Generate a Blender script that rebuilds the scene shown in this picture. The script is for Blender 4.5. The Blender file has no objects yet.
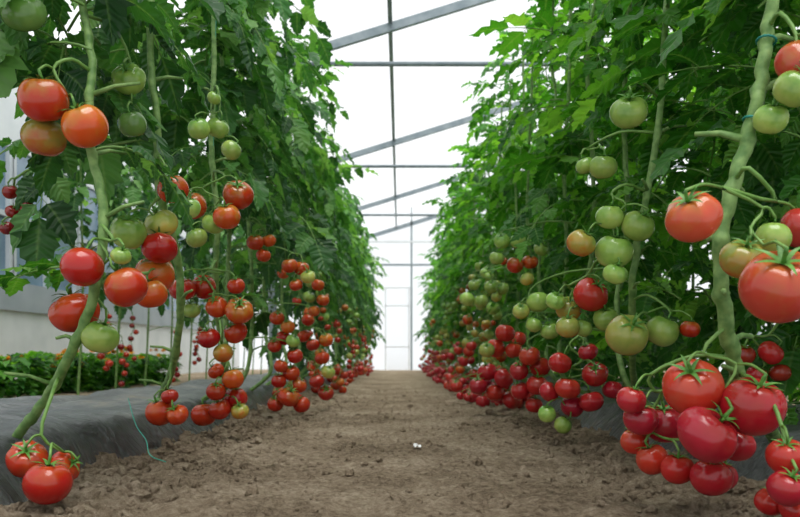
import bpy, bmesh, math, random
from mathutils import Vector, Euler, Matrix, noise
R = random.Random(7)
C = bpy.context.scene.collection
H = 0.32; FPX = 720.0; HY = 352.0
def at(px, py, d): return Vector(((px-400)/FPX*d, d, H+(HY-py)/FPX*d))
# ------------------------------------------------------------------ materials
def newmat(name):
    m = bpy.data.materials.new(name); m.use_nodes = True
    nt = m.node_tree; nt.nodes.clear()
    out = nt.nodes.new('ShaderNodeOutputMaterial')
    return m, nt, out
def N(nt, t, **kw):
    n = nt.nodes.new(t)
    for k, v in kw.items(): setattr(n, k, v)
    return n
def ramp(nt, stops):
    r = N(nt, 'ShaderNodeValToRGB'); e = r.color_ramp.elements
    while len(e) < len(stops): e.new(0.5)
    for i, (p, c) in enumerate(stops):
        e[i].position = p; e[i].color = (*c, 1)
    return r
def bump(nt, height, strength, dist, bsdf):
    b = N(nt, 'ShaderNodeBump'); b.inputs['Strength'].default_value = strength; b.inputs['Distance'].default_value = dist
    nt.links.new(height, b.inputs['Height']); nt.links.new(b.outputs['Normal'], bsdf.inputs['Normal'])
def leaf_mat(name, cols, transl, tcol, vein=(.22, .37, .13)):
    m, nt, out = newmat(name); L = nt.links.new
    g = N(nt, 'ShaderNodeNewGeometry')
    r = ramp(nt, cols); L(g.outputs['Random Per Island'], r.inputs[0])
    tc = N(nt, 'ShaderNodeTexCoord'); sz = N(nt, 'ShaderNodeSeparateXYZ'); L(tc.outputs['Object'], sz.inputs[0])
    zr = N(nt, 'ShaderNodeMapRange'); L(sz.outputs['Z'], zr.inputs[0]); zr.inputs[1].default_value = .8; zr.inputs[2].default_value = 2.6; zr.inputs[3].default_value = .95; zr.inputs[4].default_value = 1.4  # higher leaves lighter: new growth, plus light from above put into the colour
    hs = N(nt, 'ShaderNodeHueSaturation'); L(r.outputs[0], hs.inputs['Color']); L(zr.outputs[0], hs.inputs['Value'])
    au = N(nt, 'ShaderNodeAttribute', attribute_name='vu'); avt = N(nt, 'ShaderNodeAttribute', attribute_name='vt')
    m1 = N(nt, 'ShaderNodeMath', operation='MULTIPLY'); L(avt.outputs['Fac'], m1.inputs[0]); m1.inputs[1].default_value = 44
    m2 = N(nt, 'ShaderNodeMath', operation='MULTIPLY'); L(au.outputs['Fac'], m2.inputs[0]); m2.inputs[1].default_value = -7
    m3 = N(nt, 'ShaderNodeMath', operation='ADD'); L(m1.outputs[0], m3.inputs[0]); L(m2.outputs[0], m3.inputs[1])
    m4 = N(nt, 'ShaderNodeMath', operation='SINE'); L(m3.outputs[0], m4.inputs[0])
    mr = N(nt, 'ShaderNodeMapRange'); L(au.outputs['Fac'], mr.inputs[0])
    mr.inputs[1].default_value = 0; mr.inputs[2].default_value = .14; mr.inputs[3].default_value = .4; mr.inputs[4].default_value = 0
    mix = N(nt, 'ShaderNodeMixRGB'); L(mr.outputs[0], mix.inputs[0]); L(hs.outputs[0], mix.inputs[1]); mix.inputs[2].default_value = (*vein, 1)
    p = N(nt, 'ShaderNodeBsdfPrincipled'); L(mix.outputs[0], p.inputs['Base Color']); p.inputs['Roughness'].default_value = .42
    p.inputs['Specular IOR Level'].default_value = .4
    bump(nt, m4.outputs[0], .5, .005, p)
    t = N(nt, 'ShaderNodeBsdfTranslucent')
    mm = N(nt, 'ShaderNodeMixRGB', blend_type='MULTIPLY'); mm.inputs[0].default_value = 1; L(mix.outputs[0], mm.inputs[1]); mm.inputs[2].default_value = (*tcol, 1)
    L(mm.outputs[0], t.inputs['Color'])
    ms = N(nt, 'ShaderNodeMixShader'); ms.inputs[0].default_value = transl; L(p.outputs[0], ms.inputs[1]); L(t.outputs[0], ms.inputs[2])
    L(ms.outputs[0], out.inputs[0]); return m
def simple(name, c1, c2, scale=20, rough=.5, metal=0, bmp=0, bdist=.01, spec=.5, coord='Object'):
    m, nt, out = newmat(name); L = nt.links.new
    tc = N(nt, 'ShaderNodeTexCoord'); n = N(nt, 'ShaderNodeTexNoise'); n.inputs['Scale'].default_value = scale; n.inputs['Detail'].default_value = 5
    L(tc.outputs[coord], n.inputs['Vector'])
    r = ramp(nt, [(.35, c1), (.65, c2)]); L(n.outputs['Fac'], r.inputs[0])
    p = N(nt, 'ShaderNodeBsdfPrincipled'); L(r.outputs[0], p.inputs['Base Color'])
    p.inputs['Roughness'].default_value = rough; p.inputs['Metallic'].default_value = metal; p.inputs['Specular IOR Level'].default_value = spec
    if bmp: bump(nt, n.outputs['Fac'], bmp, bdist, p)
    L(p.outputs[0], out.inputs[0]); return m
def tomato_mat(name, bottom, mid, top, rough=.18):
    m, nt, out = newmat(name); L = nt.links.new
    tc = N(nt, 'ShaderNodeTexCoord'); sx = N(nt, 'ShaderNodeSeparateXYZ'); L(tc.outputs['Object'], sx.inputs[0])
    n = N(nt, 'ShaderNodeTexNoise'); n.inputs['Scale'].default_value = 1.2; n.inputs['Detail'].default_value = 3
    oi = N(nt, 'ShaderNodeObjectInfo'); ad = N(nt, 'ShaderNodeVectorMath', operation='ADD'); L(tc.outputs['Object'], ad.inputs[0]); L(oi.outputs['Location'], ad.inputs[1])
    L(ad.outputs[0], n.inputs['Vector'])
    a = N(nt, 'ShaderNodeMath', operation='MULTIPLY_ADD'); L(n.outputs['Fac'], a.inputs[0]); a.inputs[1].default_value = 1.4; a.inputs[2].default_value = -.7
    b = N(nt, 'ShaderNodeMath', operation='MULTIPLY_ADD'); L(sx.outputs['Z'], b.inputs[0]); b.inputs[1].default_value = .5; b.inputs[2].default_value = .5
    s = N(nt, 'ShaderNodeMath', operation='ADD'); L(a.outputs[0], s.inputs[0]); L(b.outputs[0], s.inputs[1])
    r = ramp(nt, [(.1, bottom), (.5, mid), (.98, top)]); L(s.outputs[0], r.inputs[0])
    hv = N(nt, 'ShaderNodeHueSaturation'); L(r.outputs[0], hv.inputs['Color'])
    v = N(nt, 'ShaderNodeMapRange'); L(oi.outputs['Random'], v.inputs[0]); v.inputs[3].default_value = .76; v.inputs[4].default_value = 1.12
    L(v.outputs[0], hv.inputs['Value'])
    h2 = N(nt, 'ShaderNodeMapRange'); L(oi.outputs['Random'], h2.inputs[0]); h2.inputs[3].default_value = .496; h2.inputs[4].default_value = .511; L(h2.outputs[0], hv.inputs['Hue'])
    p = N(nt, 'ShaderNodeBsdfPrincipled'); L(hv.outputs[0], p.inputs['Base Color'])
    p.inputs['Roughness'].default_value = rough; p.inputs['Specular IOR Level'].default_value = .48
    L(p.outputs[0], out.inputs[0]); return m
M = {}
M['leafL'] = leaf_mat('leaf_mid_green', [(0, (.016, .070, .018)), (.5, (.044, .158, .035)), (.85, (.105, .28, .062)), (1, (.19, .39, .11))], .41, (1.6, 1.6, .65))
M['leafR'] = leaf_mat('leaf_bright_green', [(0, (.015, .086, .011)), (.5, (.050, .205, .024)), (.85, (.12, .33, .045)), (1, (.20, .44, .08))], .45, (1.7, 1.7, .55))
M['stem'] = simple('stem_green', (.085, .19, .04), (.21, .345, .10), 45, .6, bmp=.5, bdist=.003)
M['stemdark'] = simple('stalk_green', (.09, .21, .03), (.17, .32, .07), 40, .5)
M['calyx'] = simple('calyx_green', (.05, .17, .02), (.11, .28, .04), 6, .5)
TC = {
 'r': tomato_mat('tomato_red', (.46, .014, .009), (.45, .014, .008), (.43, .05, .010)),
 'or': tomato_mat('tomato_orange', (.56, .035, .009), (.54, .052, .009), (.42, .15, .02)),
 'dr': tomato_mat('tomato_dark_red', (.28, .010, .010), (.26, .010, .010), (.20, .012, .010)),
 'cr': tomato_mat('tomato_crimson', (.50, .022, .036), (.46, .014, .026), (.42, .028, .022)),
 'sa': tomato_mat('tomato_salmon', (.56, .065, .042), (.52, .048, .028), (.42, .11, .025)),
 'tu': tomato_mat('tomato_turning', (.50, .10, .018), (.42, .25, .04), (.24, .31, .06)),
 'g': tomato_mat('tomato_green', (.42, .52, .12), (.31, .46, .09), (.16, .32, .05)),
 'dg': tomato_mat('tomato_deep_green', (.17, .32, .07), (.14, .28, .06), (.08, .2, .035)),
 'yg': tomato_mat('tomato_yellow_green', (.56, .33, .05), (.46, .44, .10), (.27, .38, .07)),
}
CN = {'r': 'glossy red', 'or': 'orange-red', 'dr': 'dark red', 'cr': 'crimson', 'sa': 'salmon-red', 'tu': 'half-ripe', 'g': 'pale green', 'dg': 'deep green', 'yg': 'yellow-green'}
def film_mat(name, k, col):
    m, nt, out = newmat(name); L = nt.links.new
    t = N(nt, 'ShaderNodeBsdfTransparent'); d = N(nt, 'ShaderNodeBsdfTranslucent')
    n = N(nt, 'ShaderNodeTexNoise'); n.inputs['Scale'].default_value = 1.5
    r = ramp(nt, [(0, col), (1, (1, 1, 1))]); L(n.outputs['Fac'], r.inputs[0]); L(r.outputs[0], d.inputs['Color'])
    ms = N(nt, 'ShaderNodeMixShader'); ms.inputs[0].default_value = k; L(t.outputs[0], ms.inputs[1]); L(d.outputs[0], ms.inputs[2]); L(ms.outputs[0], out.inputs[0]); return m
M['film'] = film_mat('greenhouse_film', .2, (.92, .95, .97))
M['steel'] = simple('galvanised_steel', (.20, .25, .28), (.30, .35, .38), 8, .5, .2)
M['pale'] = simple('pale_steel', (.72, .75, .77), (.80, .83, .85), 8, .6)
M['white'] = simple('white_panel', (.70, .74, .76), (.80, .83, .85), 3, .6)
M['grey'] = simple('grey_panel', (.34, .39, .43), (.42, .47, .51), 3, .6)
M['pane'] = simple('blue_pane', (.15, .24, .33), (.24, .35, .46), 2, .25)
M['muntin'] = simple('grey_white_frame', (.50, .55, .60), (.60, .65, .69), 3, .6)
M['twine'] = simple('teal_twine', (.02, .30, .22), (.04, .40, .30), 30, .6)
M['clip'] = simple('teal_plastic', (.0, .17, .13), (.01, .24, .19), 30, .4)
M['paper'] = simple('pale_scrap', (.55, .56, .55), (.75, .75, .74), 30, .7)
M['orange'] = simple('orange_bloom', (.70, .24, .01), (.75, .38, .02), 30, .7, spec=.1)
def mulch():
    m, nt, out = newmat('mulch_plastic'); L = nt.links.new
    tc = N(nt, 'ShaderNodeTexCoord'); mp = N(nt, 'ShaderNodeMapping'); L(tc.outputs['Object'], mp.inputs[0]); mp.inputs['Scale'].default_value = (.6, 1.3, .6)
    n = N(nt, 'ShaderNodeTexNoise'); n.inputs['Scale'].default_value = 9; n.inputs['Detail'].default_value = 5; n.inputs['Distortion'].default_value = 1.6; L(mp.outputs[0], n.inputs['Vector'])
    n2 = N(nt, 'ShaderNodeTexNoise'); n2.inputs['Scale'].default_value = 3.5; n2.inputs['Detail'].default_value = 9; n2.inputs['Roughness'].default_value = .65; L(tc.outputs['Object'], n2.inputs['Vector'])
    r = ramp(nt, [(.3, (.048, .051, .053)), (.5, (.09, .095, .097)), (.6, (.14, .142, .14)), (.68, (.20, .172, .13))]); L(n2.outputs['Fac'], r.inputs[0])
    # film colour goes lighter on the upward faces, darker on the steep sides
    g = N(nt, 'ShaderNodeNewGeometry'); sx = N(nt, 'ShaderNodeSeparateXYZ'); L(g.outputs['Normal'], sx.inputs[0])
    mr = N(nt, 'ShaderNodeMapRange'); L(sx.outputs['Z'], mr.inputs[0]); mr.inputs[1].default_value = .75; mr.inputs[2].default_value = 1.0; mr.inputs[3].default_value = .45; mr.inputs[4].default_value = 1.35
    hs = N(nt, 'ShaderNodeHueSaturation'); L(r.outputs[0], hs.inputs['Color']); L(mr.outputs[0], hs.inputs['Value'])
    p = N(nt, 'ShaderNodeBsdfPrincipled'); L(hs.outputs[0], p.inputs['Base Color']); p.inputs['Roughness'].default_value = .34
    bump(nt, n.outputs['Fac'], .7, .035, p); L(p.outputs[0], out.inputs[0]); return m
M['mulch'] = mulch()
def soil(name, k):
    m, nt, out = newmat(name); L = nt.links.new
    tc = N(nt, 'ShaderNodeTexCoord')
    n = N(nt, 'ShaderNodeTexNoise'); n.inputs['Scale'].default_value = 2.2; n.inputs['Detail'].default_value = 8; n.inputs['Roughness'].default_value = .65; L(tc.outputs['Object'], n.inputs['Vector'])
    n2 = N(nt, 'ShaderNodeTexNoise'); n2.inputs['Scale'].default_value = 46; n2.inputs['Detail'].default_value = 10; n2.inputs['Roughness'].default_value = .82; L(tc.outputs['Object'], n2.inputs['Vector'])
    mx = N(nt, 'ShaderNodeMixRGB'); mx.inputs[0].default_value = .62; L(n.outputs['Fac'], mx.inputs[1]); L(n2.outputs['Fac'], mx.inputs[2])
    r = ramp(nt, [(.38, tuple(c*k for c in (.11, .080, .052))), (.49, tuple(c*k for c in (.34, .262, .178))), (.60, tuple(c*k for c in (.58, .475, .35)))]); L(mx.outputs[0], r.inputs[0])
    p = N(nt, 'ShaderNodeBsdfPrincipled'); L(r.outputs[0], p.inputs['Base Color']); p.inputs['Roughness'].default_value = .95; p.inputs['Specular IOR Level'].default_value = .1
    bump(nt, n2.outputs['Fac'], 1.0, .035, p); L(p.outputs[0], out.inputs[0]); return m
M['soil'] = soil('dry_soil', 1.0); M['clod'] = soil('clod_soil', .97)
# ------------------------------------------------------------------ mesh helpers
class MB:
    def __init__(s): s.v = []; s.f = []; s.mi = []; s.u = []; s.t = []
    def vert(s, p, u=.6, t=0): s.v.append(tuple(p)); s.u.append(u); s.t.append(t); return len(s.v)-1
    def face(s, idx, mi=0): s.f.append(tuple(idx)); s.mi.append(mi)
    def tube(s, pts, rad, n=6, mi=0, cap=True):
        pts = [Vector(p) for p in pts]; rings = []; ref = None
        for i, p in enumerate(pts):
            tan = (pts[min(i+1, len(pts)-1)]-pts[max(i-1, 0)])
            tan = tan.normalized() if tan.length > 1e-9 else Vector((0, 0, 1))
            if ref is None: ref = tan.orthogonal().normalized()
            ref = (ref-tan*ref.dot(tan)); ref = ref.normalized() if ref.length > 1e-6 else tan.orthogonal().normalized()
            b = tan.cross(ref); r = rad[i] if isinstance(rad, (list, tuple)) else rad
            rings.append([s.vert(p+(ref*math.cos(2*math.pi*k/n)+b*math.sin(2*math.pi*k/n))*r) for k in range(n)])
        for a, b in zip(rings, rings[1:]):
            for k in range(n): s.face((a[k], a[(k+1) % n], b[(k+1) % n], b[k]), mi)
        if cap: s.face(rings[0][::-1], mi); s.face(rings[-1], mi)
    def box(s, a, b, mi=0):
        x0, y0, z0 = a; x1, y1, z1 = b
        i = [s.vert(p) for p in ((x0,y0,z0),(x1,y0,z0),(x1,y1,z0),(x0,y1,z0),(x0,y0,z1),(x1,y0,z1),(x1,y1,z1),(x0,y1,z1))]
        for q in ((0,3,2,1),(4,5,6,7),(0,1,5,4),(1,2,6,5),(2,3,7,6),(3,0,4,7)): s.face([i[k] for k in q], mi)
    def beam(s, p, q, w, h, mi=0):
        p = Vector(p); q = Vector(q); t = (q-p).normalized(); up = Vector((0, 0, 1)) if abs(t.z) < .9 else Vector((0, 1, 0))
        a = t.cross(up).normalized()*w/2; b = a.cross(t).normalized()*h/2
        i = [s.vert(c) for c in (p-a-b, p+a-b, p+a+b, p-a+b, q-a-b, q+a-b, q+a+b, q-a+b)]
        for f in ((3,2,1,0),(4,5,6,7),(0,1,5,4),(1,2,6,5),(2,3,7,6),(3,0,4,7)): s.face([i[k] for k in f], mi)
    def mesh(s, name, mats, smooth=True, off=None, attr=False):
        me = bpy.data.meshes.new(name); v = s.v
        if off is not None: v = [(p[0]-off[0], p[1]-off[1], p[2]-off[2]) for p in v]
        me.from_pydata(v, [], s.f)
        for m in (mats if isinstance(mats, (list, tuple)) else [mats]): me.materials.append(m)
        me.polygons.foreach_set('material_index', s.mi)
        me.polygons.foreach_set('use_smooth', [smooth]*len(s.f))
        if attr:
            a = me.attributes.new('vu', 'FLOAT', 'POINT'); a.data.foreach_set('value', s.u)
            a = me.attributes.new('vt', 'FLOAT', 'POINT'); a.data.foreach_set('value', s.t)
        me.update(); return me
    def build(s, name, mats, parent=None, smooth=True, attr=False, origin=None):
        off = parent.location if parent else origin
        o = bpy.data.objects.new(name, s.mesh(name, mats, smooth, off, attr)); C.objects.link(o)
        if parent: o.parent = parent
        elif origin is not None: o.location = origin
        return o
def tag(o, label, cat=None, group=None, kind=None):
    if label: o['label'] = label
    if cat: o['category'] = cat
    if group: o['group'] = group
    if kind: o['kind'] = kind
    return o
def empty(name, loc):
    o = bpy.data.objects.new(name, None); o.empty_display_size = .05; C.objects.link(o); o.location = loc; return o
def smooth_path(pts, n=6):
    pts = [Vector(p) for p in pts]; out = []
    P = [pts[0]*2-pts[1]]+pts+[pts[-1]*2-pts[-2]]
    for i in range(1, len(P)-2):
        a, b, c, d = P[i-1:i+3]
        for k in range(n):
            t = k/n
            out.append(.5*((2*b)+(c-a)*t+(2*a-5*b+4*c-d)*t*t+(3*b-a-3*c+d)*t**3))
    out.append(pts[-1]); return out
# ------------------------------------------------------------------ ground
def base(y): return -.009*y
def ss(t): t = max(0, min(1, t)); return t*t*(3-2*t)
def bedprof(x):
    a = abs(x); return .155*ss((a-.79)/.17)**.7*(1-ss((a-1.62)/.16))
def gz(x, y):
    v = Vector((x, y, 0)); near = 1 if y < 6 else max(.3, 1-(y-6)/8)
    edge = min(1, max(0, (abs(x)-.25)/.5))
    return base(y)+.02*edge*ss((abs(x)-.5)/.4)+near*(.014*noise.noise(v*2.5)+(.011+.014*edge)*noise.noise(v*8)+(.009+.011*edge)*noise.noise(v*24)+.008*noise.noise(v*55))
xs = [-7+.35*i for i in range(16)]; xs = [x for x in xs if x < -1.65]
x = -1.6
while x <= 1.6: xs.append(x); x += .013
xs += [1.9+.4*i for i in range(15)]
ys = [.25]
while ys[-1] < 20: ys.append(ys[-1]+max(.010, .008*ys[-1]))
b = MB(); nx = len(xs)
for y in ys:
    for x in xs: b.vert((x, y, gz(x, y)))
for j in range(len(ys)-1):
    for i in range(nx-1):
        k = j*nx+i; b.face((k, k+1, k+nx+1, k+nx))
tag(b.build('floor', M['soil']), None, kind='structure')
b = MB()
bm = bmesh.new(); bmesh.ops.create_icosphere(bm, subdivisions=2, radius=1); bm.verts.ensure_lookup_table()
iv = [v.co.copy() for v in bm.verts]; iff = [[v.index for v in f.verts] for f in bm.faces]; bm.free()
for k in range(7500):
    y = .9+6*R.random()**1.7
    if R.random() < .56:
        sd = R.choice((-1, 1)); x = sd*(.86-abs(R.gauss(0, .19)))
    else: x = R.uniform(-.8, .8)
    s = min(.027, .0022+R.expovariate(1/.0044))*(1 if abs(x) > .46 else .6)
    o = Vector((R.random()*50, R.random()*50, 0)); i0 = len(b.v); sq = (R.uniform(.8, 1.2), R.uniform(.8, 1.2), R.uniform(.75, 1.05)); z = gz(x, y)+s*.15
    for v in iv:
        r = s*(1+.7*noise.noise(v*1.4+o)+.5*noise.noise(v*3.4+o))
        b.vert((x+v.x*r*sq[0], y+v.y*r*sq[1], z+v.z*r*sq[2]))
    for f in iff: b.face([i0+q for q in f])
tag(b.build('soil_clods', M['clod'], smooth=False), 'loose brown soil clods scattered along the path edges', 'soil', kind='stuff')
for sd, nm in ((-1, 'left'), (1, 'right')):
    b = MB(); prof = [.75+.025*i for i in range(38)]+[1.72, 1.76, 1.8]; yy = []
    y = .7
    while y < 18.2: yy.append(y); y += max(.02, .013*y)
    for y in yy:
        for a in prof:
            x = sd*a; v = Vector((x, y, 0)); side = max(0, 1-abs(a-.90)/.14)
            w = .022*noise.noise(v*2.2)+.012*noise.noise(Vector((x*7, y*3, 3)))+.010*(1-abs(2*noise.noise(Vector((x*9, y*4, 5)))))+.004*noise.noise(Vector((x*24, y*14, 5)))
            e = .05*noise.noise(Vector((0, y*1.7, sd)))+.02*noise.noise(Vector((0, y*6, sd)))+side*.024*noise.noise(Vector((x*5+y*3, y*11, 9)))
            b.vert((x+sd*e, y, base(y)+bedprof(x)-.022+w*min(1, bedprof(x)/.05+.3)+side*.014*noise.noise(Vector((x*6-y*4, y*13, 2)))))
    n = len(prof)
    for j in range(len(yy)-1):
        for i in range(n-1):
            k = j*n+i; q = (k, k+1, k+n+1, k+n); b.face(q if sd > 0 else q[::-1])
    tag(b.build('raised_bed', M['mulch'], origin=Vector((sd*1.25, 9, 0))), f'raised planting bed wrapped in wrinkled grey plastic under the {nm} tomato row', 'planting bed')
# ------------------------------------------------------------------ greenhouse shell
GX, GZ, SL, RX = -1.3, H+2.94, .31, 3.2
def rz(x): return GZ+SL*(x-GX) if x <= RX else GZ+SL*(2*RX-GX-x)
XR = 2*RX-GX
def quad(mb, *p): mb.face([mb.vert(q) for q in p])
b = MB(); z0 = .09
for y in range(-2, 19, 3):
    y1 = y+3 if y < 16 else 19.35
    for xa, xb in ((GX, RX), (RX, XR)): quad(b, (xa, y, rz(xa)+z0), (xb, y, rz(xb)+z0), (xb, y1, rz(xb)+z0), (xa, y1, rz(xa)+z0))
    quad(b, (-4.3, y, GZ+.3), (GX, y, GZ+z0), (GX, y1, GZ+z0), (-4.3, y1, GZ+.3))
tag(b.build('ceiling', M['film'], smooth=False), None, kind='structure')
b = MB(); yb = 19.4
quad(b, (-4.3, yb, -.3), (GX, yb, -.3), (GX, yb, GZ), (-4.3, yb, GZ+.3)); quad(b, (GX, yb, -.3), (RX, yb, -.3), (RX, yb, rz(RX)), (GX, yb, GZ)); quad(b, (RX, yb, -.3), (XR, yb, -.3), (XR, yb, GZ), (RX, yb, rz(RX)))
tag(b.build('wall_back', M['film'], smooth=False), None, kind='structure')
b = MB(); quad(b, (XR, -2, -.3), (XR, 19.4, -.3), (XR, 19.4, GZ), (XR, -2, GZ)); tag(b.build('wall_right', M['film'], smooth=False), None, kind='structure')
b = MB(); WX = -4.3; WT = 2.6
b.box((WX-.06, 3, -.3), (WX, 19.3, .78), 0); b.box((WX-.06, 3, .78), (WX+.03, 19.3, 1.1), 1); b.box((WX-.06, 3, WT), (WX, 19.3, GZ+.3), 0)
tag(b.build('wall_left', [M['white'], M['grey']], smooth=False), None, kind='structure')
for i in range(10):
    y0 = 3.2+i*1.6; w = MB(); w.box((WX-.05, y0+.06, 1.1), (WX-.03, y0+1.54, WT)); wo = tag(w.build(f'window_{i+1}', M['pane'], smooth=False), None, kind='structure')
    f = MB()
    for a in (y0, y0+.77, y0+1.54): f.box((WX-.06, a-.04, 1.1), (WX+.02, a+.04, WT))
    f.box((WX-.055, y0+.04, 1.8), (WX+.01, y0+1.5, 1.86)); f.build('window_frame', M['muntin'], wo, smooth=False)
ordn = ['nearest', 'second', 'third']
for i, y in enumerate((7.35, 11.4, 15.45)):
    e = tag(empty('roof_truss', (GX, y, base(y))), f'{ordn[i]} galvanised steel roof truss spanning above the path'+(' from the camera' if i else ''), 'roof truss', 'roof trusses')
    mt = M['steel']
    m = MB(); m.beam((GX, y, GZ), (RX, y, rz(RX)), .05, .085); m.build('rafter', mt, e, smooth=False)
    m = MB(); m.beam((RX, y, rz(RX)), (XR, y, GZ), .05, .085); m.build('rafter', mt, e, smooth=False)
    m = MB(); m.tube([(GX, y, GZ), (XR, y, GZ)], .026, 8); m.build('tie_bar', mt, e)
    for px in (GX, XR): m = MB(); m.beam((px, y, base(y)-.1), (px, y, GZ+.05), .07, .07); m.build('post', mt, e, smooth=False)
m = MB(); m.beam((-.1, -1, rz(-.1)+.055), (-.1, 19.3, rz(-.1)+.055), .045, .05)
tag(m.build('roof_purlin', M['steel'], smooth=False, origin=Vector((-.1, 9, 3.6))), 'long steel purlin running down the roof above the path', 'purlin')
m = MB(); m.beam((GX, -1, GZ+.06), (GX, 19.3, GZ+.06), .16, .1)
tag(m.build('roof_gutter', M['steel'], smooth=False, origin=Vector((GX, 9, GZ))), 'steel gutter beam above the left tomato row', 'gutter')
y = 19.3; e = tag(empty('end_frame', (.3, y, base(y))), 'thin pale steel framework of the white end wall behind the path', 'wall frame')
def ex(px): return (px-400)/FPX*y
def ez(py): return H+(HY-py)/FPX*y
for px, top in ((411.5, 207), (366, 237), (452, 215)): m = MB(); m.beam((ex(px), y, -.25), (ex(px), y, ez(top)), .05, .05); m.build('post', M['steel'] if px == 411.5 else M['pale'], e, smooth=False)
for py, xa, xb in ((265, 300, 520), (242, 330, 560)): m = MB(); m.beam((ex(xa), y-.03, ez(py)), (ex(xb), y-.03, ez(py)), .05, .05); m.build('rail', M['steel'] if py == 265 else M['pale'], e, smooth=False)
m = MB(); m.beam((GX, y, GZ), (RX, y, rz(RX)), .05, .1); m.build('rafter', M['steel'], e, smooth=False)
d = tag(empty('door_1', (ex(398), y-.05, base(y))), None, kind='structure')
m = MB(); m.box((ex(385), y-.06, base(y)), (ex(410), y-.04, ez(288))); m.build('door_panel', M['film'], d, smooth=False)
m = MB()
for px in (385.5, 409): m.beam((ex(px), y-.07, base(y)), (ex(px), y-.07, ez(288)), .03, .03)
for py in (288, 306, 347): m.beam((ex(385), y-.07, ez(py)), (ex(410), y-.07, ez(py)), .03, .03)
m.build('door_frame', M['pale'], d, smooth=False)
# ------------------------------------------------------------------ leaves
def leaflet(mb, o, d, up, L, W, droop, fold, rng, mi=0, n=11, cut=.68):
    d = d.normalized(); side = d.cross(up); side = side.normalized() if side.length > 1e-4 else d.orthogonal().normalized()
    up = side.cross(d).normalized(); p = o.copy(); prev = None; st = L/n; tw = rng.uniform(-.5, .5); curl = rng.uniform(-1.0, .7)
    for i in range(n+1):
        t = i/n; w = W*(math.sin(math.pi*min(1, t**.62*.97+.03)))**.8
        lob = rng.uniform(.9, 1.1) if i % 2 == 1 else cut+.2*t
        w = max(w*lob, .0008) if 0 < i < n else .0010
        fw = d*(st*.6 if i % 2 == 1 else -.05*st)
        wav = math.sin(i*1.9+tw*6)*.22
        a1 = math.sin(fold+curl*t*t); a0 = math.cos(fold+curl*t*t)
        c = mb.vert(p, 0, t); l = mb.vert(p+side*w*a0+up*w*(a1+wav)+fw, 1, t); r = mb.vert(p-side*w*a0+up*w*(a1-wav)+fw, 1, t)
        if prev:
            mb.face((prev[0], c, l, prev[1]), mi); mb.face((prev[0], prev[2], r, c), mi)
        prev = (c, l, r); p = p+d*st
        ang = droop/n; q = d-Vector((0, 0, 1))*ang*(1-abs(min(0, d.z))*.6); q.normalize(); d = q
        up = side.cross(d).normalized()
def compound(mb, o, az, elev, Lr, droop, ls, rng, mi=0, ms=1, wd=1.0):
    d = Vector((math.cos(az)*math.cos(elev), math.sin(az)*math.cos(elev), math.sin(elev))); p = o.copy(); n = 9; pts = [p.copy()]; ds = [d.copy()]
    sw = rng.uniform(-.15, .15)
    for i in range(n):
        p = p+d*Lr/n; d = d-Vector((0, 0, 1))*droop/n; d = d+d.cross(Vector((0, 0, 1)))*sw/3; d.normalize(); pts.append(p.copy()); ds.append(d.copy())
    mb.tube(pts, [.0038-.0022*i/n for i in range(n+1)], 4, ms, cap=False)
    def fr(t):
        f = t*n; i = min(n-1, int(f)); return pts[i].lerp(pts[i+1], f-i), ds[i]
    for t, s, op in ((.32, .85, .98), (.45, .4, 1.2), (.58, 1.0, .88), (.70, .42, 1.1), (.82, .95, .78)):
        q, dd = fr(t); sd = dd.cross(Vector((0, 0, 1))); sd = sd.normalized() if sd.length > .05 else Vector((math.sin(az), -math.cos(az), 0))
        up = sd.cross(dd).normalized()
        for k in (-1, 1):
            l = ls*s*rng.uniform(.8, 1.25); od = dd*math.cos(op)+sd*k*math.sin(op)+Vector((0, 0, rng.uniform(-.45, .3)))
            st = q+od.normalized()*l*.16
            mb.tube([q, st], .0012, 3, ms, cap=False)
            leaflet(mb, st, od, (up+sd*rng.uniform(-.6, .6)).normalized(), l, l*rng.uniform(.30, .41)*wd, droop*rng.uniform(.3, 1.1), rng.uniform(-.15, .55), rng, mi)
    q, dd = fr(1.0); sd = dd.cross(Vector((0, 0, 1))); sd = sd.normalized() if sd.length > .05 else Vector((math.sin(az), -math.cos(az), 0))
    l = ls*1.25; leaflet(mb, q, dd, sd.cross(dd).normalized(), l, l*.39*wd, droop*.6, rng.uniform(-.1, .4), rng, mi)
def foliage(seed, side, zmin, zmax=2.62, n=46, spread=1.0, low=0):
    rng = random.Random(seed); mb = MB()
    for i in range(n+low):
        z = zmin+(zmax-zmin)*((i+rng.random())/n) if i < n else rng.uniform(.38, zmin)
        az = i*2.399+rng.uniform(-.6, .6)
        topf = max(0, (z-2.2)/.4)
        o = Vector((rng.gauss(0, .035), rng.gauss(0, .07), z)); k = spread*(1-.15*topf)*(1 if i < n else .65)
        if side == 'L': compound(mb, o, az, rng.uniform(-.3, .9)+topf*.4, rng.uniform(.20, .48)*k, rng.uniform(1.1, 2.9), rng.uniform(.085, .16)*(.7+.3*k), rng)
        else: compound(mb, o, az, rng.uniform(-.1, .9)+topf*.3, rng.uniform(.20, .44)*k, rng.uniform(.6, 2.2), rng.uniform(.08, .14)*(.7+.3*k), rng)
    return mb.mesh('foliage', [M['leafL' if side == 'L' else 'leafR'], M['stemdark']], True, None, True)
FV = {('L', k): foliage(20+k, 'L', .88+.14*(k % 2), n=31, low=4 if k > 1 else 0) for k in range(5)}
FV.update({('R', k): foliage(40+k, 'R', .74, n=37, low=6) for k in range(5)})
FV['Lhigh'] = foliage(61, 'L', 1.03, 2.0, 36)
FV['Rnear'] = foliage(62, 'R', .85, 2.5, 45)
FV['low'] = [foliage(63+k, 'R', .12, 2.5, 66, 1.15) for k in range(2)]
PL = {'L': [], 'R': [], 'B': []}
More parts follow.
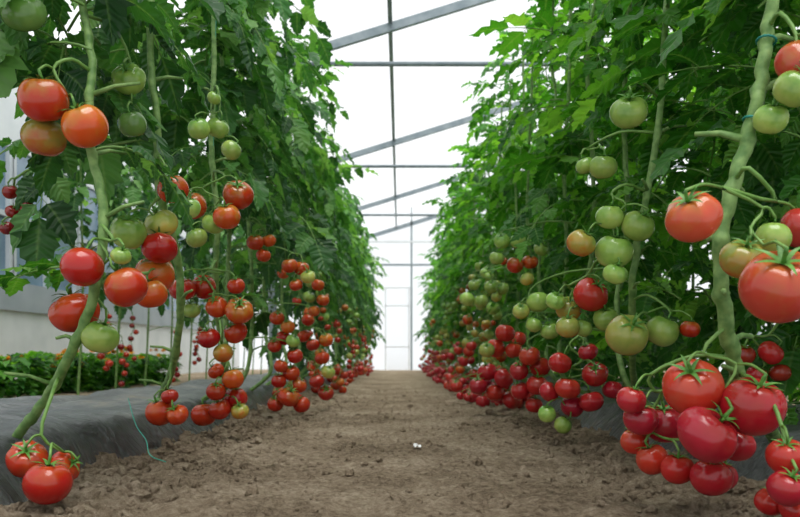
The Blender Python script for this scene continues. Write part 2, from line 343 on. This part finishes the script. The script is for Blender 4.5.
WORD = ['first', 'second', 'third', 'fourth', 'fifth', 'sixth', 'seventh', 'eighth', 'ninth', 'tenth']
def plant(side, path, rad, fmesh, label, group=None, frot=None, register=True, twine=False, clips=(), foff=(0, 0), fz=0, fs=1.0):
    path = smooth_path(path, 6); b0 = path[0]
    e = tag(empty('tomato_plant', b0), label, 'tomato plant', group)
    mb = MB(); n = len(path); rr = random.Random(int(b0.y*1000))
    fine = smooth_path([p if i in (0, n-1) else p+Vector((rr.gauss(0, rad*.12), rr.gauss(0, rad*.12), 0)) for i, p in enumerate(path)], 3)
    mb.tube(fine, [rad*(1-.4*i/(3*n-3))*(1+.22*math.exp(-(((i/3) % 5-4)/.4)**2))*rr.uniform(.97, 1.03) for i in range(len(fine))], 10)
    for i in range(4, n-2, 5):
        a = rr.uniform(0, 6.28); dv = Vector((math.cos(a)*.8, math.sin(a)*.8, .35)); l = rr.uniform(.04, .14)
        mb.tube([path[i], path[i]+dv*l*.5, path[i]+dv*l+Vector((0, 0, -.015))], [rad*.5, rad*.34, rad*.28], 6)
    mb.build('stem', M['stem'], e)
    up = [p for p in path if p.z > .9] or [path[-1]]
    ax = sum((p.x for p in up))/len(up); ay = sum((p.y for p in up))/len(up)
    if fmesh:
        o = bpy.data.objects.new('foliage', fmesh); C.objects.link(o); o.parent = e; o.location = (ax-b0.x+foff[0], ay-b0.y+foff[1], base(ay)-b0.z+fz); o.rotation_euler = (0, 0, R.uniform(0, 6.28) if frot is None else frot); o.scale = (fs, fs, 1)
    if twine:
        t = MB(); q = [p for p in path if p.z > .5]; off = Vector((rad*.7, -rad*.7, 0))
        t.tube([p+off*math.cos(i*.9) for i, p in enumerate(q)]+[Vector((q[-1].x, q[-1].y, 3.0))], .0012, 4); t.build('support_twine', M['twine'], e)
    for c in clips:
        q = min(path, key=lambda p: (p-c).length); k = path.index(q); tn = (path[min(k+1, n-1)]-path[k-1]).normalized(); s1 = tn.orthogonal().normalized(); s2 = tn.cross(s1)
        m = MB(); r2 = rad*1.0
        m.tube([q+(s1*math.cos(a*.5236)+s2*math.sin(a*.5236))*r2 for a in range(12)]+[q+s1*r2], .0024, 6)
        m.tube([q+s1*r2, q+s1*(r2+.014)+tn*.006], [.0035, .0025], 6); tag(m.build('clip', M['clip'], e), 'teal plastic stem clip')
    if register: PL[side].append((e, path))
    return e
def P(l): return [at(*a) for a in l]
V = Vector
plant('L', [V((-.97, 1.8, .035))]+P([(18, 436, 1.72), (45, 400, 1.65), (72, 350, 1.58), (96, 285, 1.55), (103, 205, 1.55), (88, 130, 1.57), (92, 60, 1.6), (82, -20, 1.65), (85, -200, 1.7), (85, -420, 1.75)]), .0125, FV['Lhigh'], 'nearest left tomato plant with a thick bent leaning stem', foff=(-.14, .14), fz=-.04)
plant('L', [V((-.98, 2.95, .03))]+P([(160, 398, 2.8), (172, 370, 2.45), (180, 310, 2.2), (178, 260, 2.12), (160, 190, 2.02), (156, 110, 1.98), (150, 40, 2.0), (152, -120, 2.1), (150, -330, 2.2)]), .0135, FV[('L', 0)], 'second left tomato plant with a thick curving stem rising from the bed', foff=(-.30, .42), fz=.08)
plant('L', [V((-.95, 3.8, .03))]+P([(226, 390, 3.6), (222, 350, 3.1), (216, 290, 2.85), (217, 220, 2.75), (212, 150, 2.75), (214, 60, 2.8), (215, -80, 2.9), (214, -220, 3.0)]), .0135, FV[('L', 1)], 'third left tomato plant with an upright stem between orange bunches', foff=(-.14, .28), twine=True)
plant('R', [V((.98, 1.85, .03))]+P([(775, 438, 1.75), (745, 395, 1.5), (733, 350, 1.42), (722, 295, 1.38), (722, 230, 1.36), (738, 170, 1.36), (755, 110, 1.36), (765, 50, 1.37), (772, -20, 1.4), (775, -250, 1.5), (775, -520, 1.55)]), .0170, FV['Rnear'], 'nearest right tomato plant with a thick stem and teal clips', clips=[at(757, 38, 1.37), at(756, 118, 1.36)], foff=(.16, .22))
plant('R', [V((1.02, 3.0, .03))]+P([(640, 403, 2.9), (633, 370, 2.4), (632, 300, 2.15), (636, 250, 2.1), (650, 180, 2.05), (660, 110, 2.05), (664, 50, 2.1), (670, -100, 2.2), (670, -340, 2.3)]), .0125, FV[('R', 0)], 'second right tomato plant with a curving stem behind yellow-green fruit', foff=(.16, .2))
def rowplant(side, y, k, label, group):
    sd = -1 if side == 'L' else 1; bx = sd*R.uniform(.93, 1.02); pts = [Vector((bx, y, base(y)+bedprof(bx)-.04))]
    for z in (.25, .5, .85, 1.25, 1.7, 2.1, 2.5): pts.append(Vector((sd*(.82+.05*(z/2.5))+R.gauss(0, .02), y+R.gauss(0, .03)+.1*(z > .3), z+base(y))))
    plant(side, pts, .012 if y < 6 else .0105, FV[(side, k % 5)], label, group, foff=(sd*R.uniform(-.04, .11) if side == 'L' else sd*R.uniform(0, .15), .03), fz=R.uniform(-.16, .2), fs=R.uniform(.85, 1.15))
plant('R', [Vector((1.05, 1.75, .06)), Vector((1.06, 1.8, .5)), Vector((1.08, 1.8, 1.1)), Vector((1.08, 1.8, 1.8)), Vector((1.08, 1.8, 2.4))], .011, FV[('R', 3)], 'leafy tomato plant standing just behind the thick clipped stem at right', fz=.08)
plant('R', [Vector((1.28, 2.2, .06)), Vector((1.28, 2.2, .5)), Vector((1.3, 2.2, 1.1)), Vector((1.3, 2.2, 1.8)), Vector((1.3, 2.2, 2.4))], .011, FV['low'][0], 'leafy tomato plant low behind the largest tomatoes at right', register=False)
for side, y0, k0 in (('L', 3.35, 3), ('R', 2.6, 3)):
    y = y0; k = k0; nm = 'left' if side == 'L' else 'right'
    while y < 18:
        if k < 9: rowplant(side, y, k, f'{WORD[k]} leafy tomato plant from the camera in the {nm} row', None)
        else: rowplant(side, y, k, f'distant leafy tomato plant far down the {nm} row', f'distant tomato plants in the {nm} row')
        y += (.52 if side == 'L' else .45)+.012*y; k += 1
i = 0; y = 1.3
while y < 13:
    bx = 1.75+R.gauss(0, .05)
    plant('R', [Vector((bx, y, base(y)+.02)), Vector((bx, y+.02, .9)), Vector((bx+.03, y, 2.4))], .011, FV['low'][i % 2], 'leafy tomato plant in the dark outer row behind the right row', 'outer tomato plants behind the right row', register=False); y += .5; i += 1
y = 5.7
while y < 14:
    bx = -2.55
    plant('B', [Vector((bx, y, base(y)-.02)), Vector((bx+.03, y+.02, .9)), Vector((bx, y, 2.4))], .011, FV[('L', i % 2)], 'tomato plant in the background row seen behind the left row', 'background tomato plants behind the left row', fz=.2); y += .75; i += 1
e0 = PL['L'][0][0]; mb = MB(); rng = random.Random(5)
compound(mb, at(92, 268, 1.56), math.pi*1.02, .1, .19, .6, .085, rng)
mb.build('leaf', [M['leafR'], M['stemdark']], e0, attr=True)
for (px, py, az, el, L_) in ((90, 120, 2.4, .5, .2), (92, 50, 3.4, .3, .25), (94, 150, .5, .4, .2), (84, 5, 3.9, .2, .26), (84, -10, 2.9, .4, .26)):
    mb = MB(); compound(mb, at(px, py, 1.6), az, el, L_, 1.7, .09, rng); mb.build('leaf', [M['leafL'], M['stemdark']], e0, attr=True)
# ------------------------------------------------------------------ tomatoes
def tomato_mesh(shape, mat, nu=48, nv=26):
    sq, ribs, amp, ph = shape; mb = MB()
    rows = []
    for j in range(1, nv):
        th = math.pi*j/nv; row = []
        for i in range(nu):
            fi = 2*math.pi*i/nu; r = math.sin(th); z = math.cos(th)
            rb = .6*math.cos(ribs*fi+ph)+.4*math.cos((ribs+2)*fi+ph*3)
            k = 1+amp*rb*max(0, (z+.7)/1.7)+.012*math.cos(2*fi+ph*2)+.01*math.cos(3*fi+ph)
            zz = z*sq*(1+.02*math.cos(fi+ph))
            zz -= .19*math.exp(-(r/.32)**2) if z > 0 else -.05*math.exp(-(r/.3)**2)
            rr = r**.92*k
            row.append(mb.vert((rr*math.cos(fi), rr*math.sin(fi), zz)))
        rows.append(row)
    t = mb.vert((0, 0, sq-.2)); bt = mb.vert((0, 0, -sq+.05))
    for i in range(nu): mb.face((t, rows[0][i], rows[0][(i+1) % nu])); mb.face((bt, rows[-1][(i+1) % nu], rows[-1][i]))
    for a, c in zip(rows, rows[1:]):
        for i in range(nu): mb.face((a[i], c[i], c[(i+1) % nu], a[(i+1) % nu]))
    return mb.mesh('tomato', mat)
SH = [(.88, 5, .06, .3), (.94, 6, .035, 1.1), (.82, 7, .075, 2.0), (.90, 4, .05, .8)]
TM = {(c, s): tomato_mesh(SH[s], TC[c]) for c in TC for s in range(4)}
def calyx_mesh(seed):
    rng = random.Random(seed); mb = MB(); ns = 6; z0 = .70
    for k in range(ns):
        a = 2*math.pi*k/ns+rng.uniform(-.2, .2); d = Vector((math.cos(a), math.sin(a), 0)); s = Vector((-d.y, d.x, 0)); prev = None; ln = rng.uniform(.58, .88); curl = rng.uniform(-.1, .3)
        for i in range(7):
            t = i/6; w = .095*(1-t)**.7*(1 if i else .8)+.004; z = z0+.12*math.sin(t*3)+curl*t*t*.8+.08*t
            c = mb.vert(d*ln*t+Vector((0, 0, z)), 0); l = mb.vert(d*ln*t+s*w+Vector((0, 0, z+.02))); r = mb.vert(d*ln*t-s*w+Vector((0, 0, z+.02)))
            if prev: mb.face((prev[0], c, l, prev[1])); mb.face((prev[0], prev[2], r, c))
            prev = (c, l, r)
    mb.tube([(0, 0, .6), (0, .01, .88), (.02, .02, 1.04), (.05, .02, 1.2)], [.09, .06, .075, .05], 6)
    return mb.mesh('calyx', M['calyx'])
CM = [calyx_mesh(k) for k in range(4)]
specs = []; TR = []
def rrot(tilt):
    return (Matrix.Rotation(R.gauss(.34, tilt*.6), 3, 'X') @ Matrix.Rotation(R.gauss(0, tilt*.6), 3, 'Y') @ Matrix.Rotation(R.uniform(0, 6.28), 3, 'Z')).to_euler()
def hero(side, d, phrase, items, tilt=.5):
    tr = {'side': side, 'fr': []}; TR.append(tr); its = sorted(items, key=lambda q: q[1]); n = len(its)
    for k, q in enumerate(its):
        px, py, dia, c = q[:4]; dd = (q[4] if len(q) > 4 else d)+R.uniform(-.02, .02)
        r = dia*dd/FPX/2
        w = 'highest in ' if k == 0 else 'lowest in ' if k == n-1 else f'{WORD[k]} highest in '
        lab = f'{CN[c]} tomato, {w}the {phrase}' if n > 1 else f'{CN[c]} tomato {phrase}'
        s = dict(pos=at(px, py, dd), r=r, col=c, rot=rrot(tilt), label=lab, group=None, hero=True, tr=len(TR))
        specs.append(s); tr['fr'].append(s)
hero('L', 1.5, 'alone in the top left corner', [(24, 13, 42, 'dg')])
hero('L', 1.5, 'bunch high beside the thick leftmost stem', [(46, 101, 47, 'or'), (42, 136, 43, 'tu', 1.56), (85, 126, 45, 'or')])
hero('L', 1.75, 'pair high between two nearest left stems', [(129, 79, 33, 'g'), (132, 124, 28, 'dg')])
hero('L', 1.5, 'bunch halfway down the thick leftmost stem', [(82, 267, 41, 'r'), (75, 313, 47, 'r', 1.62), (126, 287, 43, 'or'), (100, 337, 36, 'g', 1.6), (121, 256, 20, 'g')])
hero('L', 2.3, 'small bunch at left edge before the windows', [(10, 192, 15, 'dr'), (13, 212, 15, 'dr'), (28, 209, 15, 'dr'), (7, 228, 14, 'dr'), (21, 233, 14, 'dr')])
hero('L', 1.5, 'bunch resting on soil at lower left', [(27, 459, 39, 'r'), (48, 483, 47, 'r', 1.45), (64, 467, 32, 'r', 1.54)])
hero('L', 1.93, 'bunch round the second left stem', [(133, 234, 35, 'g'), (158, 222, 34, 'yg'), (174, 190, 31, 'or'), (162, 249, 35, 'r'), (150, 273, 40, 'or'), (156, 295, 32, 'or'), (187, 206, 22, 'g')])
hero('L', 2.5, 'small green bunch up the third left stem', [(217, 127, 22, 'g'), (200, 130, 22, 'g'), (214, 98, 14, 'g'), (231, 150, 20, 'g')])
hero('L', 2.5, 'orange bunch on the third left stem', [(238, 195, 31, 'or'), (228, 218, 27, 'or'), (211, 222, 24, 'g'), (193, 206, 27, 'or'), (197, 238, 22, 'g')])
hero('L', 2.6, 'red bunch midway down the third left stem', [(185, 290, 27, 'r'), (201, 286, 25, 'r'), (217, 307, 22, 'r'), (240, 311, 28, 'or'), (234, 332, 24, 'r'), (223, 353, 20, 'tu'), (209, 338, 22, 'r'), (236, 286, 18, 'r'), (191, 310, 19, 'g')])
hero('L', 2.75, 'lowest bunch beneath the third left stem', [(216, 371, 17, 'r'), (233, 379, 22, 'or'), (234, 399, 24, 'r'), (221, 409, 22, 'r'), (241, 411, 18, 'tu'), (203, 415, 26, 'r'), (218, 391, 19, 'r')])
hero('L', 2.35, 'group before the grey bed at left', [(159, 412, 30, 'r'), (171, 396, 17, 'r'), (180, 414, 22, 'r')])
hero('L', 3.4, 'small upper bunch past the third left stem', [(256, 243, 17, 'or'), (268, 240, 15, 'or'), (263, 255, 15, 'r')])
hero('L', 3.5, 'small second bunch past the third left stem', [(290, 266, 16, 'or'), (301, 268, 16, 'or'), (296, 285, 14, 'or'), (308, 277, 15, 'yg')])
hero('L', 3.6, 'small middle bunch past the third left stem', [(277, 318, 15, 'r'), (288, 327, 14, 'or'), (283, 338, 15, 'r'), (275, 346, 14, 'r'), (293, 341, 14, 'g')])
hero('L', 3.6, 'long low bunch past the third left stem', [(295, 356, 16, 'r'), (282, 366, 14, 'r'), (291, 373, 17, 'r'), (279, 381, 15, 'r'), (298, 386, 16, 'or'), (289, 397, 21, 'or'), (275, 404, 17, 'r'), (301, 405, 17, 'r')])
hero('L', 4.4, 'slender bunch midway along the left row', [(308, 320, 13, 'or'), (304, 336, 14, 'r'), (313, 345, 14, 'r'), (326, 340, 14, 'or'), (322, 358, 15, 'r'), (328, 372, 14, 'yg'), (317, 381, 16, 'r'), (326, 393, 16, 'r')])
hero('L', 4.2, 'small high bunch midway along left row', [(318, 285, 13, 'or'), (309, 297, 13, 'g'), (323, 300, 13, 'or'), (314, 311, 12, 'or')])
hero('R', 1.3, 'bunch by the teal clips at right edge', [(800, 62, 46, 'sa'), (788, 93, 39, 'g'), (777, 115, 34, 'g')])
hero('R', 1.2, 'big bunch halfway up the clipped stem', [(693, 217, 54, 'sa'), (742, 259, 44, 'tu', 1.28), (773, 238, 34, 'g', 1.30), (780, 286, 78, 'sa', 1.17), (800, 228, 40, 'sa', 1.34)], .7)
hero('R', 1.35, 'largest bunch low on the clipped stem', [(695, 388, 60, 'cr', 1.37), (752, 406, 61, 'cr', 1.33), (705, 434, 60, 'cr', 1.32), (735, 443, 38, 'cr', 1.46)], .5)
hero('R', 1.5, 'low bunch left of the largest fruit', [(627, 399, 28, 'cr'), (641, 419, 35, 'cr'), (642, 444, 29, 'cr'), (667, 424, 42, 'cr', 1.54), (656, 461, 33, 'cr'), (680, 470, 33, 'cr', 1.45), (703, 474, 40, 'cr', 1.46), (721, 476, 31, 'cr', 1.53)])
hero('R', 1.25, 'bunch in the bottom right corner', [(789, 457, 38, 'cr'), (784, 487, 38, 'cr', 1.22), (797, 509, 40, 'cr'), (776, 504, 31, 'cr', 1.3)])
hero('R', 1.9, 'shaded bunch behind the clipped stem', [(745, 355, 20, 'dr'), (771, 353, 25, 'cr'), (757, 375, 20, 'cr'), (780, 373, 20, 'dr')])
hero('R', 1.85, 'alone high beside the second right stem', [(629, 112, 37, 'g')])
hero('R', 2.1, 'pair high left of the second right stem', [(602, 168, 27, 'g'), (588, 163, 20, 'g')])
hero('R', 2.0, 'bunch halfway up the second right stem', [(638, 226, 33, 'g'), (610, 217, 28, 'g'), (615, 251, 37, 'g'), (612, 275, 24, 'g'), (581, 243, 29, 'tu')])
hero('R', 2.0, 'lower bunch around the second right stem', [(627, 335, 42, 'yg'), (662, 331, 33, 'g'), (690, 329, 20, 'or')])
hero('R', 2.3, 'bunch left of the second right stem', [(590, 295, 35, 'cr'), (572, 308, 26, 'tu'), (555, 301, 20, 'g'), (605, 319, 25, 'g'), (567, 327, 24, 'yg'), (583, 328, 19, 'g')])
hero('R', 2.6, 'low bunch below the second right stem', [(560, 363, 23, 'cr'), (567, 388, 26, 'cr'), (595, 374, 26, 'cr'), (588, 352, 20, 'cr'), (590, 401, 25, 'cr'), (574, 407, 23, 'cr'), (613, 390, 22, 'cr'), (550, 392, 21, 'cr'), (547, 414, 18, 'g'), (563, 425, 18, 'g')])
hero('R', 3.3, 'low bunch on the third right plant', [(529, 356, 21, 'cr'), (541, 367, 22, 'cr'), (536, 385, 22, 'cr'), (519, 371, 19, 'cr'), (521, 391, 19, 'cr'), (534, 405, 18, 'cr')])
hero('R', 3.3, 'small upper bunch on the third right plant', [(515, 265, 17, 'or'), (530, 262, 16, 'or'), (541, 249, 15, 'g'), (502, 241, 16, 'g'), (518, 241, 16, 'g'), (497, 258, 15, 'g'), (527, 279, 14, 'yg')])
hero('R', 2.9, 'pale middle bunch on the third right plant', [(538, 302, 23, 'g'), (521, 311, 17, 'yg'), (550, 331, 19, 'g'), (534, 325, 16, 'g')])
hero('R', 3.8, 'middle bunch on the fourth right plant', [(505, 333, 20, 'cr'), (496, 348, 20, 'cr'), (514, 350, 18, 'cr'), (486, 350, 16, 'yg')])
hero('R', 4.4, 'small pale bunch midway along right row', [(467, 299, 15, 'g'), (481, 301, 15, 'g'), (491, 287, 14, 'g'), (474, 285, 12, 'g')])
hero('R', 4.0, 'low bunch on the fourth right plant', [(488, 372, 20, 'cr'), (503, 378, 20, 'cr'), (495, 393, 19, 'cr'), (478, 386, 18, 'cr'), (511, 400, 18, 'cr')])
def auto(side, y, zc, cols, n, sp, rr=(.026, .048), sx=.05):
    tr = {'side': side, 'fr': []}; TR.append(tr)
    xc = {'L': -.68, 'R': .66, 'B': -2.35}[side]+R.gauss(0, .05)
    nm = {'L': 'left row', 'R': 'right row', 'B': 'background row behind left row'}[side]
    for k in range(n):
        r = R.uniform(*rr); c = R.choice(cols)
        p = Vector((xc+R.gauss(0, sx), y+R.gauss(0, sx), base(y)+zc+sp*(.5-(k+.5)/n)+R.gauss(0, .012)))
        s = dict(pos=p, r=r, col=c, rot=rrot(.5), hero=False, tr=len(TR),
                 label=f'small {CN[c]} tomato hanging far down the {nm}', group=f'distant {CN[c]} tomatoes in the {nm}')
        specs.append(s); tr['fr'].append(s)
y = 4.9
while y < 17.8:
    auto('L', y, R.uniform(.08, .18), ['r', 'r', 'r', 'or'], R.choice((4, 5, 6)), .2, (.026, .048), .05); auto('L', y+.15+R.gauss(0, .08), R.uniform(.34, .66), ['r', 'or', 'r', 'g', 'yg'], R.choice((3, 4, 5)), .3, (.022, .046), .04)
    if R.random() < .75: auto('L', y+.1, R.uniform(.75, 1.1), ['or', 'g', 'or', 'g', 'tu'], R.choice((3, 4)), .22, (.024, .046), .04)
    y += .52+.012*y
y = 4.35
while y < 17.8:
    auto('R', y, R.uniform(.05, .11), ['cr'], 8, .17, (.030, .052), .07); auto('R', y+.1, R.uniform(.24, .42), ['cr', 'cr', 'cr', 'yg', 'or'], R.choice((2, 3, 5)), .2, (.026, .05), .06)
    if R.random() < .8: auto('R', y+.15, R.uniform(.54, .76), ['g', 'g', 'yg', 'or', 'tu'], R.choice((2, 3, 5)), .2, (.022, .048), .06)
    if R.random() < .7: auto('R', y+.2, R.uniform(.85, 1.1), ['g', 'g', 'g', 'or'], R.choice((3, 4)), .16, (.022, .046), .05)
    y += .42+.012*y
for y, z in ((5.75, .45), (6.0, .3), (6.5, .5), (7.2, .35), (7.9, .45)):
    auto('B', y, z, ['dr', 'r'], R.choice((7, 9, 11)), R.uniform(.35, .6), (.022, .032), .022)
specs.sort(key=lambda s: s['pos'].y)
for it in range(40):
    for i, a in enumerate(specs):
        for j in range(i+1, len(specs)):
            c = specs[j]
            if c['pos'].y-a['pos'].y > .3: break
            dv = c['pos']-a['pos']; mn = (a['r']+c['r'])*.94
            if dv.length < mn:
                pr = dv.x**2+dv.z**2; need = math.sqrt(max(0, mn*mn-pr)); sg = 1 if dv.y >= 0 else -1
                wa = a['r']**3; wc = c['r']**3; fa = wc/(wa+wc)
                mv = (need-abs(dv.y))*.6
                if a['hero'] or c['hero']: a['pos'].y -= sg*mv*fa; c['pos'].y += sg*mv*(1-fa)
                else:
                    u = dv.normalized() if dv.length > 1e-5 else Vector((0, 1, 0)); k = (mn-dv.length)*.5; a['pos'] -= u*k; c['pos'] += u*k
    for a in specs:
        fl = max(gz(a['pos'].x, a['pos'].y), base(a['pos'].y)+bedprof(a['pos'].x)-.02)+a['r']*.86
        if a['pos'].z < fl: a['pos'].z = fl
    if it % 10 == 9: specs.sort(key=lambda s: s['pos'].y)
specs.sort(key=lambda s: s['r']/s['pos'].y, reverse=True)
ind = [s for s in specs if s['hero']]; rest = [s for s in specs if not s['hero']]
nI = max(0, 298-len(ind)); ind += rest[:nI]; rest = rest[nI:]
for i, s in enumerate(ind):
    o = bpy.data.objects.new('tomato', TM[(s['col'], i % 4)]); C.objects.link(o)
    o.location = s['pos']; o.rotation_euler = s['rot']; o.scale = (s['r'],)*3
    tag(o, s['label'], 'tomato', s['group'])
    c = bpy.data.objects.new('calyx', CM[(i//2) % 4]); C.objects.link(c); c.parent = o
mb = MB(); cl = list(TC)
for s in rest:
    nu, nv = 12, 8; ci = cl.index(s['col']); rows = []; p = s['pos']; r = s['r']
    for j in range(nv+1):
        th = math.pi*j/nv; rows.append([mb.vert((p.x+r*math.sin(th)*math.cos(2*math.pi*i/nu), p.y+r*math.sin(th)*math.sin(2*math.pi*i/nu), p.z+.9*r*math.cos(th))) for i in range(nu)])
    for a, c in zip(rows, rows[1:]):
        for i in range(nu): mb.face((a[i], c[i], c[(i+1) % nu], a[(i+1) % nu]), ci)
tag(mb.build('distant_tomatoes', [TC[c] for c in cl]), 'tiny red, orange and green tomatoes at the far end of the rows', 'tomatoes', kind='stuff')
for tr in TR:
    fr = tr['fr']; cen = sum((s['pos'] for s in fr), Vector())/len(fr); top = max(s['pos'].z+s['r'] for s in fr)
    best = None
    for e, path in PL[tr['side']]:
        for p in path:
            dd = (Vector((p.x, p.y, 0))-Vector((cen.x, cen.y, 0))).length*1.2+abs(p.z-(top+.05))
            if best is None or dd < best[0]: best = (dd, e, p)
    _, e, S = best; mb = MB(); tops = []
    for s in sorted(fr, key=lambda q: -q['pos'].z):
        u = Euler(s['rot']).to_matrix() @ Vector((.05, .02, 1.18)); tops.append((s['pos']+u*s['r'], s))
    axis = [S.copy(), S.lerp(Vector((cen.x, cen.y, top+.03)), .6)+Vector((0, 0, .02))]; jo = []
    for T, s in tops:
        q = Vector((cen.x*.55+T.x*.45, cen.y*.6+T.y*.4+.015, T.z+.018)); axis.append(q); jo.append(q)
    rs = .0048 if cen.y < 3 else .004
    sp = smooth_path(axis, 3); mb.tube(sp, [rs*(1-.5*i/(len(sp)-1)) for i in range(len(sp))], 5)
    for (T, s), q in zip(tops, jo):
        mb.tube(smooth_path([q, q.lerp(T, .5)+Vector((0, 0, .008)), T], 3), rs*.6, 5)
    mb.build('fruit_stalk', M['stemdark'], e)
# ------------------------------------------------------------------ low plants at left, scraps
lm = []
for k in range(2):
    rng = random.Random(90+k); mb = MB()
    for i in range(190):
        a = rng.uniform(0, 6.28); z = rng.uniform(.02, .34); d = Vector((math.cos(a), math.sin(a), rng.uniform(-.3, 1.0))); q = math.sqrt(rng.random()); o = Vector((math.cos(a)*.26*q, math.sin(a)*.34*q, z))
        leaflet(mb, o, d, Vector((0, 0, 1)), rng.uniform(.09, .15), .05, 1.0, .2, rng, n=7)
    lm.append(mb.mesh('foliage', [M['leafR']], True, None, True))
mb = MB(); rng = random.Random(3)
for q in range(7): t = q*.897; leaflet(mb, Vector((0, 0, 0)), Vector((math.cos(t), math.sin(t), .5)), Vector((0, 0, 1)), .032, .016, .6, .1, rng, n=5, cut=.9)
for q in range(4): t = q*1.57; leaflet(mb, Vector((0, 0, .01)), Vector((math.cos(t), math.sin(t), 1.4)), Vector((0, 0, 1)), .024, .012, .6, .1, rng, n=5, cut=.9)
bl = mb.mesh('blossom', [M['orange']], True, None, True)
for i in range(10):
    y = 5.4+i*.42; e = tag(empty('low_flowering_plant', (-3.1+R.gauss(0, .08), y, base(y))), 'low leafy plant dotted with orange blooms by the left wall', 'plant', 'low flowering plants by the left wall')
    o = bpy.data.objects.new('foliage', lm[i % 2]); C.objects.link(o); o.parent = e
    for q in range(6):
        a = R.uniform(0, 6.28); o = bpy.data.objects.new('blossom', bl); C.objects.link(o); o.parent = e; o.location = (math.cos(a)*.28, math.sin(a)*.34, R.uniform(.22, .44)); o.rotation_euler = (R.uniform(-.6, .9), R.uniform(-.5, .5), a)
p0 = [at(128, 398, 2.2), at(136, 425, 2.1), at(146, 440, 2.05), at(150, 455, 1.95), at(166, 462, 1.93)]
mb = MB(); mb.tube(smooth_path(p0, 5), .0013, 5); tag(mb.build('twine', M['twine'], origin=p0[-1]), 'loose teal twine trailing from the grey bed onto soil', 'twine')
mb = MB(); c = at(417, 434, 2.6); c.z = gz(c.x, c.y)+.008
g = [[mb.vert((c.x+(i-2)*.007+R.gauss(0, .001), c.y+(j-2)*.012, c.z+R.uniform(0, .012))) for i in range(5)] for j in range(5)]
for j in range(4):
    for i in range(4): mb.face((g[j][i], g[j][i+1], g[j+1][i+1], g[j+1][i]))
tag(mb.build('paper_scrap', M['paper'], origin=c, smooth=False), 'small pale crumpled scrap lying on the path', 'scrap')
# ------------------------------------------------------------------ light, camera
w = bpy.data.worlds.new('World'); bpy.context.scene.world = w; w.use_nodes = True
bg = w.node_tree.nodes['Background']; bg.inputs[0].default_value = (.95, .98, 1, 1); bg.inputs[1].default_value = 1.1
sl = bpy.data.lights.new('sun', 'SUN'); sl.energy = 3.5; sl.angle = math.radians(40); sl.color = (1, .98, .94)
so = bpy.data.objects.new('sun', sl); C.objects.link(so); so.rotation_euler = (math.radians(16), math.radians(6), 0); so.location = (0, 0, 6)
cam = bpy.data.cameras.new('camera'); co = bpy.data.objects.new('camera', cam); C.objects.link(co)
co.location = (0, 0, H); co.rotation_euler = (math.pi/2, 0, 0); cam.sensor_width = 36; cam.lens = 36*FPX/800; cam.shift_y = (HY-258.5)/800; cam.clip_start = .05
cam.dof.use_dof = True; cam.dof.focus_distance = 1.8; cam.dof.aperture_fstop = 5.0
bpy.context.scene.camera = co
try: bpy.context.scene.view_settings.view_transform = 'Standard'
except Exception: pass
